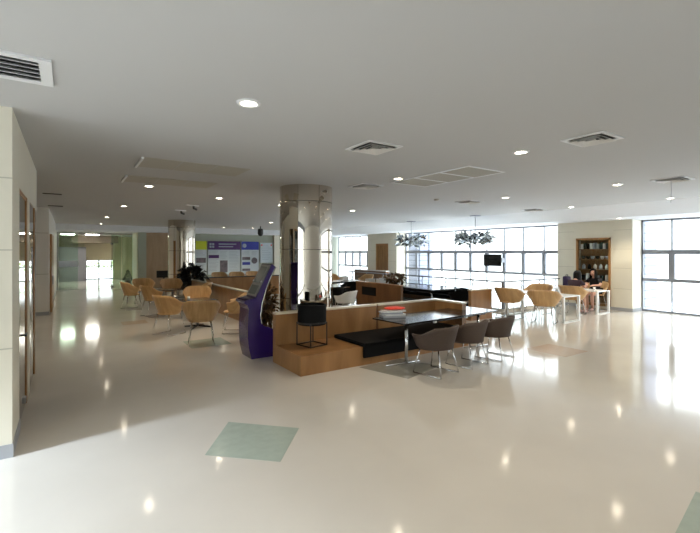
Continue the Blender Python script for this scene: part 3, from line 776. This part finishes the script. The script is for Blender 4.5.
# ------------------------------------------------------------------ chairs
def shell_mesh(b, r0, r1, zb, hb, hs, ang=118, flare=0):
    n = 28; m = 7
    rows = []
    for j in range(m+1):
        v = j/m; row = []
        for i in range(n+1):
            a = -ang+2*ang*i/n; A = math.radians(a)
            w = 1/(1+math.exp((abs(a)-72)/9))
            top = hs+(hb-hs)*w
            zz = zb+(top-zb)*v
            rr = r0+(r1-r0)*(v**.85)
            row.append(b.bm.verts.new((rr*1.06*math.sin(A), -rr*math.cos(A)+(.02 if v else 0), zz)))
        rows.append(row)
    for j in range(m):
        for i in range(n): b.bm.faces.new((rows[j][i], rows[j][i+1], rows[j+1][i+1], rows[j+1][i]))
    return b
def make_chair(kind, label, group, loc, rz):
    if kind == 'brown':
        t = thing('tub_chair', label, 'chair', loc, rz, group); shell, leg = 'brown', 'chrome'
    elif kind == 'ply':
        t = thing('plywood_chair', label, 'chair', loc, rz, group); shell, leg = 'ply', 'chrome'
    else:
        t = thing('tub_chair', label, 'chair', loc, rz, group); shell, leg = kind, 'chrome'
    b = MB()
    if kind == 'ply': shell_mesh(b, .23, .38, .50, .97, .78, 110)
    else: shell_mesh(b, .27, .37, .43, .80, .66, 128)
    o = b.build('shell', shell, t, True)
    s = o.modifiers.new('t', 'SOLIDIFY'); s.thickness = .016 if kind == 'ply' else .03; s.offset = 0
    b = MB()
    up = .065 if kind == 'ply' else 0.
    pr = [(r_, z_+up) for r_, z_ in ((0, .425), (.2, .43), (.255, .445), (.262, .465), (.24, .48), (0, .475))]
    b.lathe(pr, 28, sx=1.04, sy=1.0)
    b.build('seat', shell, t, True)
    for sx in (-1, 1):
        for sy in (-1, 1):
            MB().tube([(sx*.19, sy*.17, .44+up), (sx*.26, sy*.27, .012)], .011, 8).build('leg', leg, t, True)
        MB().tube([(sx*.26, -.27, .012), (sx*.26, .27, .012)], .010, 8).build('runner', leg, t, True)
    MB().tube([(-.19, .17, .43+up), (.19, .17, .43+up)], .010, 8).build('seat_bar', leg, t, True)
    MB().tube([(-.19, -.17, .43+up), (.19, -.17, .43+up)], .010, 8).build('seat_bar', leg, t, True)
    return t
g = 'brown tub chairs along the dark table'
br = make_chair('brown', 'brown tub chair at the near end of the dark table', g, (5.06, 4.98, 0), 11)
dup(br, (5.90, 5.05, 0), 9, 'middle of the three brown tub chairs')
dup(br, (6.74, 5.10, 0), 12, 'furthest of the three brown tub chairs, backed by window glare')
PG = 'plywood chairs around the left tables'
pc = make_chair('ply', 'plywood chair nearest the viewer, left of the purple kiosk', PG, (2.42, 9.42, 0), -12)
for x, y, r, lab in ((2.05, 10.95, -60, 'second plywood chair left of the nearest one'), (2.2, 14.3, -75, 'plywood chair behind the second one, left of the middle table'),
                     (1.85, 16.4, -80, 'leftmost plywood chair standing toward the entrance'), (3.45, 10.3, 65, 'plywood chair half hidden behind the purple kiosk'),
                     (3.2, 12.9, 165, 'plywood chair on the far side of the nearest square table'), (2.45, 18.0, 190, 'far plywood chair at the left table before the tan wall'),
                     (3.3, 17.2, 175, 'far plywood chair beside the black leaved plant'), (3.75, 14.6, 80, 'plywood chair against the long back bench')):
    dup(pc, (x, y, 0), r, lab)
RG = 'plywood chairs around the white tables'
for x, y, r, lab in ((11.2, 6.80, -70, 'plywood chair at the near side of the nearer white table'), (11.1, 7.86, -80, 'plywood chair beside the stairwell corner post'),
                     (12.85, 8.02, 92, 'plywood chair on the window side of the nearer white table'), (13.42, 7.2, -88, 'plywood chair occupied by the person in dark clothes')):
    o = dup(pc, (x, y, 0), r, lab, RG); o.scale = (1.12, 1.12, .97)
for x, y, r, lab in ((15.3, 8.9, 120, 'x'),): pass

def small_table(x, y, label, rz, group):
    t = thing('cafe_table', label, 'table', (x, y, 0), rz, group)
    MB().box(-.4, .4, -.4, .4, .715, .74, bev=.008).build('tabletop', 'dark_top', t)
    MB().tube([(0, 0, .715), (0, 0, .03)], .035, 12).build('pedestal', 'steel', t, True)
    b = MB()
    for k in range(4): a = PI/4+k*PI/2; b.tube([(0, 0, .05), (.38*math.cos(a), .38*math.sin(a), .015)], .02, 8)
    b.build('base', 'black_metal', t)
    return t
TG = 'dark cafe tables at left'
small_table(2.87, 11.55, 'dark square table between the nearest plywood chairs', 8, TG)
small_table(2.95, 15.2, 'dark square table further back before the black plant', 0, TG)
def cup(x, y, z, label, m='paper'):
    t = MB().lathe([(0, 0), (.03, 0), (.04, .1), (.036, .1), (.028, .01), (0, .01)], 16).build('cup', m, smooth=True, loc=(x, y, z))
    return tag(t, label, 'cup')
cup(2.62, 11.45, .741, 'small white cup on the nearest dark square table')

def white_table(x0, x1, y0, y1, label):
    t = thing('white_table', label, 'table', ((x0+x1)/2, (y0+y1)/2, 0), 0, 'white framed tables')
    hx, hy = (x1-x0)/2, (y1-y0)/2
    MB().box(-hx, hx, -hy, hy, .715, .745).build('tabletop', 'white_top', t)
    for s in (-1, 1):
        f = MB(); y = s*(hy-.03)
        f.box(-hx, hx, y-.03, y+.03, .0, .03); f.build('foot_bar', 'white_metal', t)
        for sx in (-1, 1): MB().box(sx*(hx-.03)-.03, sx*(hx-.03)+.03, y-.03, y+.03, .03, .715).build('leg', 'white_metal', t)
    return t
white_table(11.53, 12.4, 6.42, 8.3, 'white framed table nearer the viewer by the stairwell rail')
white_table(14.0, 14.8, 6.7, 8.5, 'white framed table where two people sit')
def sheet(x, y, z, rz, label, w=.21, d=.297):
    o = MB().box(-w/2, w/2, -d/2, d/2, 0, .003).build('paper_sheet', 'paper', loc=(x, y, z)); o.rotation_euler.z = math.radians(rz)
    return tag(o, label, 'paper')
cup(14.3, 6.95, .746, 'white cup in front of the two people')
sheet(14.5, 7.4, .746, 20, 'paper sheet on the table between the two people')

# ------------------------------------------------------------------ middle seating area behind the main bench
t = thing('bench_unit', 'low oak bench seen from behind near the stairwell corner', 'bench', (9.72, 8.16, 0))
MB().box(0, .95, 0, .10, 0, .87).build('back_panel', 'bench', t)
MB().box(0, .95, .10, .75, 0, .34).build('platform', 'bench', t)
MB().box(-.01, .96, -.01, .12, .87, .90).build('cap_rail', 'cap', t)
MB().box(.02, .93, .12, .77, .342, .41, bev=.015).build('cushion', 'black', t)
t = thing('bench_unit', 'long dark oak bench back beneath the flower arrangement', 'bench', (9.15, 10.6, 0))
MB().box(0, .10, 0, 2.6, 0, .87).build('back_panel', 'bench_dark', t)
MB().box(.10, .70, 0, 2.6, 0, .34).build('platform', 'bench_dark', t)
MB().box(-.01, .12, -.01, 2.61, .87, .895).build('cap_rail', 'bench', t)
MB().box(.12, .72, .03, 2.57, .342, .41, bev=.015).build('cushion', 'black', t)
MB().box(-.012, 0, 1.35, 2.2, .42, .72).build('inset_panel', 'black', t)
t = thing('bench_unit', 'low black backed bench right of the large column', 'bench', (7.4, 13.4, 0))
MB().box(0, 1.6, 0, .1, 0, .64).build('back_panel', 'black', t); MB().box(0, 1.6, .1, .7, 0, .34).build('platform', 'bench_dark', t); MB().box(.02, 1.58, .12, .72, .342, .41, bev=.015).build('cushion', 'black', t)
MB().box(-.01, 1.61, -.01, .12, .64, .66).build('cap_rail', 'bench_dark', t)
t = thing('bench_unit', 'oak bench back standing below the exhibition posters', 'bench', (5.0, 18.6, 0))
MB().box(0, 3.4, 0, .1, 0, .86).build('back_panel', 'bench', t); MB().box(0, 3.4, .1, .7, 0, .34).build('platform', 'bench', t)
MB().box(-.01, 3.41, -.01, .13, .86, .9).build('cap_rail', 'black_metal', t); MB().box(.02, 3.38, .12, .72, .342, .41, bev=.015).build('cushion', 'black', t)
t = thing('bench_unit', 'long oak bench with grey cap behind the left plywood chairs', 'bench', (4.12, 11.4, 0))
MB().box(0, .1, 0, 6.1, 0, .87).build('back_panel', 'bench', t); MB().box(.1, .9, 0, 6.1, 0, .34).build('platform', 'bench', t)
MB().box(-.02, .14, -.01, 6.11, .87, .9).build('cap_rail', 'grille', t); MB().box(.12, .92, .03, 6.07, .342, .41, bev=.015).build('cushion', 'black', t)

t = thing('bench_unit', 'low black upholstered bench along the stairwell rail', 'bench', (11.45, 10.1, 0))
MB().box(.06, .50, 0, 4.2, .0, .30).build('platform', 'bench_dark', t); MB().box(.0, .40, .01, 4.19, .302, .42, bev=.015).build('cushion', 'black', t); MB().box(.405, .52, .01, 4.19, .302, .70, bev=.015).build('backrest', 'black', t)

def long_table(x0, x1, y0, y1, label, group):
    t = thing('long_table', label, 'table', ((x0+x1)/2, (y0+y1)/2, 0), 0, group)
    hx, hy = (x1-x0)/2, (y1-y0)/2
    MB().box(-hx, hx, -hy, hy, .712, .74, bev=.006).build('tabletop', 'dark_top', t)
    for sx in (-1, 1):
        for sy in (-1, 1): MB().tube([(sx*(hx-.1), sy*(hy-.15), .712), (sx*(hx-.1), sy*(hy-.15), 0)], .028, 12).build('leg', 'chrome', t, True)
    b = MB(); b.box(-hx+.12, hx-.12, -hy+.2, hy-.2, .66, .712); b.build('apron', 'black_metal', t)
    return t
LG = 'dark long tables of the middle seating area'
long_table(10.02, 11.35, 10.0, 14.4, 'dark long table beside the stairwell rail', LG)
long_table(9.1, 10.8, 14.9, 16.3, 'dark table beyond the large column with papers on it', LG)
long_table(6.0, 8.6, 19.6, 20.8, 'dark table in front of the exhibition posters', LG)
CG = 'chairs of the middle seating area'
wc = make_chair('white_top', 'white tub chair right of the large column', CG, (7.2, 10.95, 0), 30)
bc = make_chair('black', 'black tub chair at the second long table, nearest its end', CG, (10.7, 9.4, 0), 0)
for x, y, r, lab in ((11.65, 10.9, 90, 'black tub chair on the window side of the second long table, near end'),
                     (6.55, 11.6, -60, 'black tub chair close beside the large column'), (7.7, 12.5, 0, 'black tub chair backing onto the white tub chair'),
                     (9.6, 14.3, 0, 'black tub chair at the table with papers')):
    if x == 11.65: continue
    dup(bc, (x, y, 0), r, lab)
for x, y, r, lab in ((9.4, 16.85, 180, 'plywood chair behind the far papers, left'), (10.3, 16.9, 175, 'plywood chair behind the far papers, right'), (11.35, 15.6, 95, 'plywood chair at the right end of the far papers table'),
                     (6.4, 21.4, 180, 'plywood chair under the lime poster header'), (7.3, 21.4, 170, 'plywood chair under the purple poster header'), (8.2, 21.4, 180, 'plywood chair under the blue poster header')):
    dup(pc, (x, y, 0), r, lab, CG)
# papers and boxes on the far table
for i, (x, y, r, lab) in enumerate(((9.45, 15.25, 10, 'white paper sheet at the left of the far dark table'), (9.9, 15.7, -20, 'white paper sheet in the middle of the far dark table'), (10.45, 15.3, 30, 'white paper sheet toward the windows on the far dark table'))):
    sheet(x, y, .741, r, lab, .4, .5)
def tray(x, y, z, label):
    b = MB(); b.box(-.16, .16, -.12, .12, 0, .015); b.box(-.16, -.145, -.12, .12, .015, .16); b.box(.145, .16, -.12, .12, .015, .16); b.box(-.145, .145, -.12, -.105, .015, .16); b.box(-.145, .145, .105, .12, .015, .16)
    return tag(b.build('paper_tray', 'paper', loc=(x, y, z)), label, 'tray', 'white trays on the tables')
tray(10.35, 13.9, .741, 'white tray at the far end of the stairwell table, left'); tray(10.75, 13.7, .741, 'white tray at the far end of the stairwell table, middle'); tray(11.1, 13.95, .741, 'white tray at the far end of the stairwell table, right')
tray(10.4, 15.95, .741, 'white tray on the far dark table')
# dried flower arrangement
t = thing('flower_arrangement', 'dried flower arrangement standing on the stairwell table', 'flowers', (10.85, 12.9, .741))
MB().lathe([(0, 0), (.09, 0), (.12, .08), (.1, .16), (.085, .16), (.1, .08), (0, .02)], 18).build('vase', 'pot_brown', t, True)
leaves(260, ball_fn(.4, .22, .16), .16, 21).build('foliage', 'leaf_brown', t)
rnd = random.Random(5)
for k in range(16):
    a = rnd.uniform(0, 6.28); q = rnd.uniform(.1, .42)
    MB().sphere((q*math.cos(a), q*math.sin(a), .22+rnd.uniform(-.06, .16)), .05, .05, .04, 8, 6).build('blossom', 'petal', t, True)
# low white-topped ledge before the second block
t = thing('low_ledge', 'white topped low ledge before the second block', 'ledge', (14.9, 20.0, 0))
MB().box(-.12, .12, -1.6, 1.5, 0, .9).build('body', 'bench_dark', t); MB().box(-.15, .15, -1.63, 1.53, .9, .94).build('cap_rail', 'white_top', t)

# ------------------------------------------------------------------ people
def skin_obj(name, verts, edges, radii, m, parent, root=0, sub=1):
    me = bpy.data.meshes.new(name); me.from_pydata([Vector(v) for v in verts], edges, [])
    o = bpy.data.objects.new(name, me); COL.objects.link(o); o.parent = parent
    me.materials.append(M[m])
    md = o.modifiers.new('skin', 'SKIN'); md.use_smooth_shade = True
    for i, r in enumerate(radii):
        sv = me.skin_vertices[0].data[i]
        sv.radius = (r, r) if not isinstance(r, tuple) else r
        sv.use_root = (i == root)
    ss = o.modifiers.new('sub', 'SUBSURF'); ss.levels = sub; ss.render_levels = sub
    return o
def person(label, loc, rz, lean, look, top, skirt, arm_reach, leg_fwd):
    t = thing('person', label, 'person', loc, rz)
    V, E, R = [], [], []
    def add(p, r, par=None):
        V.append(p); R.append(r)
        if par is not None: E.append((par, len(V)-1))
        return len(V)-1
    def tilt(y, z):   # lean the upper body forward about the hip
        c, s = math.cos(lean), math.sin(lean); dz = z-.52
        return y*c+dz*s, .52+dz*c-y*s
    def up(x, y, z): a, b_ = tilt(y, z); return (x, a, b_)
    pel = add((0, 0, .56), .125)
    bel = add(up(0, .01, .70), .105, pel); che = add(up(0, .0, .90), .125, bel); nk0 = add(up(0, 0, 1.03), .07, che)
    nk = add(up(0, .01, 1.10), .048, nk0)
    hc = Vector(up(0, .03, 1.22))
    jaw = add(tuple(hc+Vector((look*.2, .035, -.065))), .062, nk); mid = add(tuple(hc+Vector((0, 0, .0))), .088, jaw); crown = add(tuple(hc+Vector((0, -.01, .075))), .07, mid)
    nose = add(tuple(hc+Vector((0, .105, -.02))), .014, mid)
    for s in (-1, 1):
        add(tuple(hc+Vector((s*.092, -.005, -.015))), .016, mid)
        sh = add(up(s*.17, 0, .98), .055, che)
        el = add((s*.22, V[sh][1]+.10+arm_reach*.35, .80), .040, sh)
        wr = add((s*.10, V[sh][1]+.26+arm_reach, .80), .027, el)
        pm = add((s*.075, V[wr][1]+.06, .795), .032, wr)
        for k in range(4):
            f1 = add((s*.075+(k-1.5)*.019, V[pm][1]+.045, .795), .009, pm); L = (.045, .055, .05, .038)[k]
            f2 = add((V[f1][0], V[f1][1]+L*.6, .785), .008, f1); add((V[f2][0], V[f2][1]+L*.4, .765), .007, f2)
        th = add((V[pm][0]-s*.035, V[pm][1]+.01, .79), .010, pm); add((V[th][0]-s*.01, V[th][1]+.035, .78), .008, th)
        hp = add((s*.09, .04, .555), .095, pel); kn = add((s*.085, .44, .53), .06, hp)
        cf = add((s*.08, .47+leg_fwd*.3, .33), .055, kn); an = add((s*.075, .46+leg_fwd, .09), .034, cf); he = add((s*.075, .50+leg_fwd, .045), .036, an); add((s*.08, .60+leg_fwd, .028), .026, he)
    skin_obj('body', V, E, R, 'skin', t, pel, 2)
    # clothing: its own sleeve-and-torso surface just outside the body
    v, e, r = [], [], []
    def a2(p, rr, par=None):
        v.append(p); r.append(rr)
        if par is not None: e.append((par, len(v)-1))
        return len(v)-1
    p0 = a2((0, 0, .55), .155); p1 = a2(up(0, .01, .70), .132, p0); p2 = a2(up(0, 0, .90), .15, p1); p3 = a2(up(0, 0, 1.02), .09, p2)
    for s in (-1, 1):
        q0 = a2(up(s*.17, 0, .98), .075, p2); a2((s*.205, V[3][1]+.08+arm_reach*.2, .86), .06, q0)
    skin_obj('top', v, e, r, top, t, 0, 2)
    v, e, r = [], [], []
    def a3(p, rr, par=None):
        v.append(p); r.append(rr)
        if par is not None: e.append((par, len(v)-1))
        return len(v)-1
    p0 = a3((0, -.01, .555), .148)
    for s in (-1, 1):
        q = a3((s*.095, .08, .56), .112, p0); q1 = a3((s*.09, .30, .55), .095, q)
    skin_obj('skirt', v, e, r, skirt, t, 0, 2)
    # hair: cap with an open face and length down the back
    b = MB(); n, mrows = 20, 10
    rows = []
    for j in range(mrows+1):
        th_ = PI*.78*j/mrows; row = []
        for i in range(n+1):
            ph = math.radians(-90-140+280*i/n) if j > 3 else math.radians(-90-180+360*i/n)
            rr = math.sin(th_) if j < 6 else .98
            zz = math.cos(th_)*.128 if j < 6 else math.cos(PI*.78*5/mrows)*.128-(j-5)*.055
            row.append(b.bm.verts.new((hc.x+rr*.112*math.cos(ph), hc.y-.008+rr*.122*math.sin(ph), hc.z+.012+zz)))
        rows.append(row)
    for j in range(mrows):
        for i in range(n):
            try: b.bm.faces.new((rows[j][i], rows[j][i+1], rows[j+1][i+1], rows[j+1][i]))
            except ValueError: pass
    o = b.build('hair', 'hair', t, True); sm = o.modifiers.new('s', 'SOLIDIFY'); sm.thickness = .014
    for s in (-1, 1):
        MB().sphere((hc.x+s*.034, hc.y+.084, hc.z+.005), .011, .006, .007, 8, 6).build('eye', 'hair', t, True)
    MB().sphere((hc.x, hc.y+.092, hc.z-.058), .022, .008, .007, 8, 6).build('mouth', 'lip', t, True)
    for s in (-1, 1):
        MB().sphere((s*.08, .545+leg_fwd, .035), .045, .115, .036, 12, 8).build('shoe', 'shoe', t, True)
    t.scale = (1.08, 1.08, 1.08)
    return t
person('person in dark plum top with black hair leaning over the white table', (13.52, 7.25, 0), -92, .36, 0, 'cloth_plum', 'cloth_black', .06, .06)
person('person with long black hair facing left against the display cabinet', (15.27, 7.36, 0), 92, .22, 0, 'cloth_black', 'cloth_black', .02, -.06)
# seat under the person by the cabinet
dup(pc, (15.22, 7.36, 0), 92, 'plywood chair under the person facing left', RG)
t = thing('backpack', 'dark purple backpack standing on the table behind the person in plum', 'bag', (13.0, 7.85, 0))
t.location = (14.28, 7.85, .746)
MB().box(-.13, .13, -.09, .09, 0, .42, bev=.05).build('pouch', 'purple_dark', t, True)
MB().tube([(-.06, 0, .41), (-.05, 0, .47), (.05, 0, .47), (.06, 0, .41)], .01).build('strap', 'black_metal', t)

# ------------------------------------------------------------------ daylight
w = bpy.data.worlds.new('daylight'); S.world = w; w.use_nodes = True
nt = w.node_tree; bg = nt.nodes['Background']
tc = nt.nodes.new('ShaderNodeTexCoord'); sp = nt.nodes.new('ShaderNodeSeparateXYZ'); rp = nt.nodes.new('ShaderNodeValToRGB')
nt.links.new(tc.outputs['Generated'], sp.inputs[0]); nt.links.new(sp.outputs['Z'], rp.inputs['Fac']); nt.links.new(rp.outputs['Color'], bg.inputs['Color'])
e = rp.color_ramp.elements
e[0].position = 0; e[0].color = (.34, .35, .36, 1)      # hazy horizon
e[1].position = .75; e[1].color = (.90, .95, 1.0, 1)    # bright overcast zenith
m_ = e.new(.12); m_.color = (.40, .415, .43, 1)
bg.inputs['Strength'].default_value = 6.0
def portal(name, loc, rot, sx, sy):
    l = bpy.data.lights.new(name, 'AREA'); l.shape = 'RECTANGLE'; l.size = sx; l.size_y = sy; l.cycles.is_portal = True
    o = bpy.data.objects.new(name, l); COL.objects.link(o); o.location = loc; o.rotation_euler = rot
#portal('portal_right', (16.6, 9.7, 0), (0, PI/2, 0), 6.5, 32)
#portal('portal_left', (-5.4, -.4, 1.6), (0, -PI/2, 0), 3.3, 11.3)
#portal('portal_lobby', (1.92, 36.5, .7), (-PI/2, 0, 0), 1.7, 1.45)
sl = bpy.data.lights.new('sun', 'SUN'); sl.energy = 9.0; sl.angle = math.radians(9); sl.color = (.80, .87, 1.0)
so = bpy.data.objects.new('sun', sl); COL.objects.link(so)
# light travels along +x, slightly +y, at a low elevation
dv = Vector((math.cos(math.radians(8)), math.sin(math.radians(8)), -math.tan(math.radians(22))))
so.rotation_euler = dv.to_track_quat('-Z', 'Y').to_euler(); so.location = (-10, 0, 6)

# ------------------------------------------------------------------ camera
cam = bpy.data.cameras.new('camera'); co = bpy.data.objects.new('camera', cam); COL.objects.link(co)
cam.sensor_width = 36; cam.lens = 420/700*36; cam.shift_y = -14.5/700
co.location = (0, 0, 2.0); co.rotation_euler = (PI/2, 0, -math.radians(33.9)); cam.clip_end = 300
S.camera = co
S.view_settings.view_transform = 'Standard'; S.view_settings.look = 'None'; S.view_settings.gamma = 1; S.view_settings.exposure = .8
S.view_settings.use_curve_mapping = False
S.cycles.use_denoising = True
S.cycles.caustics_reflective = False; S.cycles.caustics_refractive = False
S.cycles.max_bounces = 10; S.cycles.transparent_max_bounces = 16; S.cycles.sample_clamp_indirect = 8
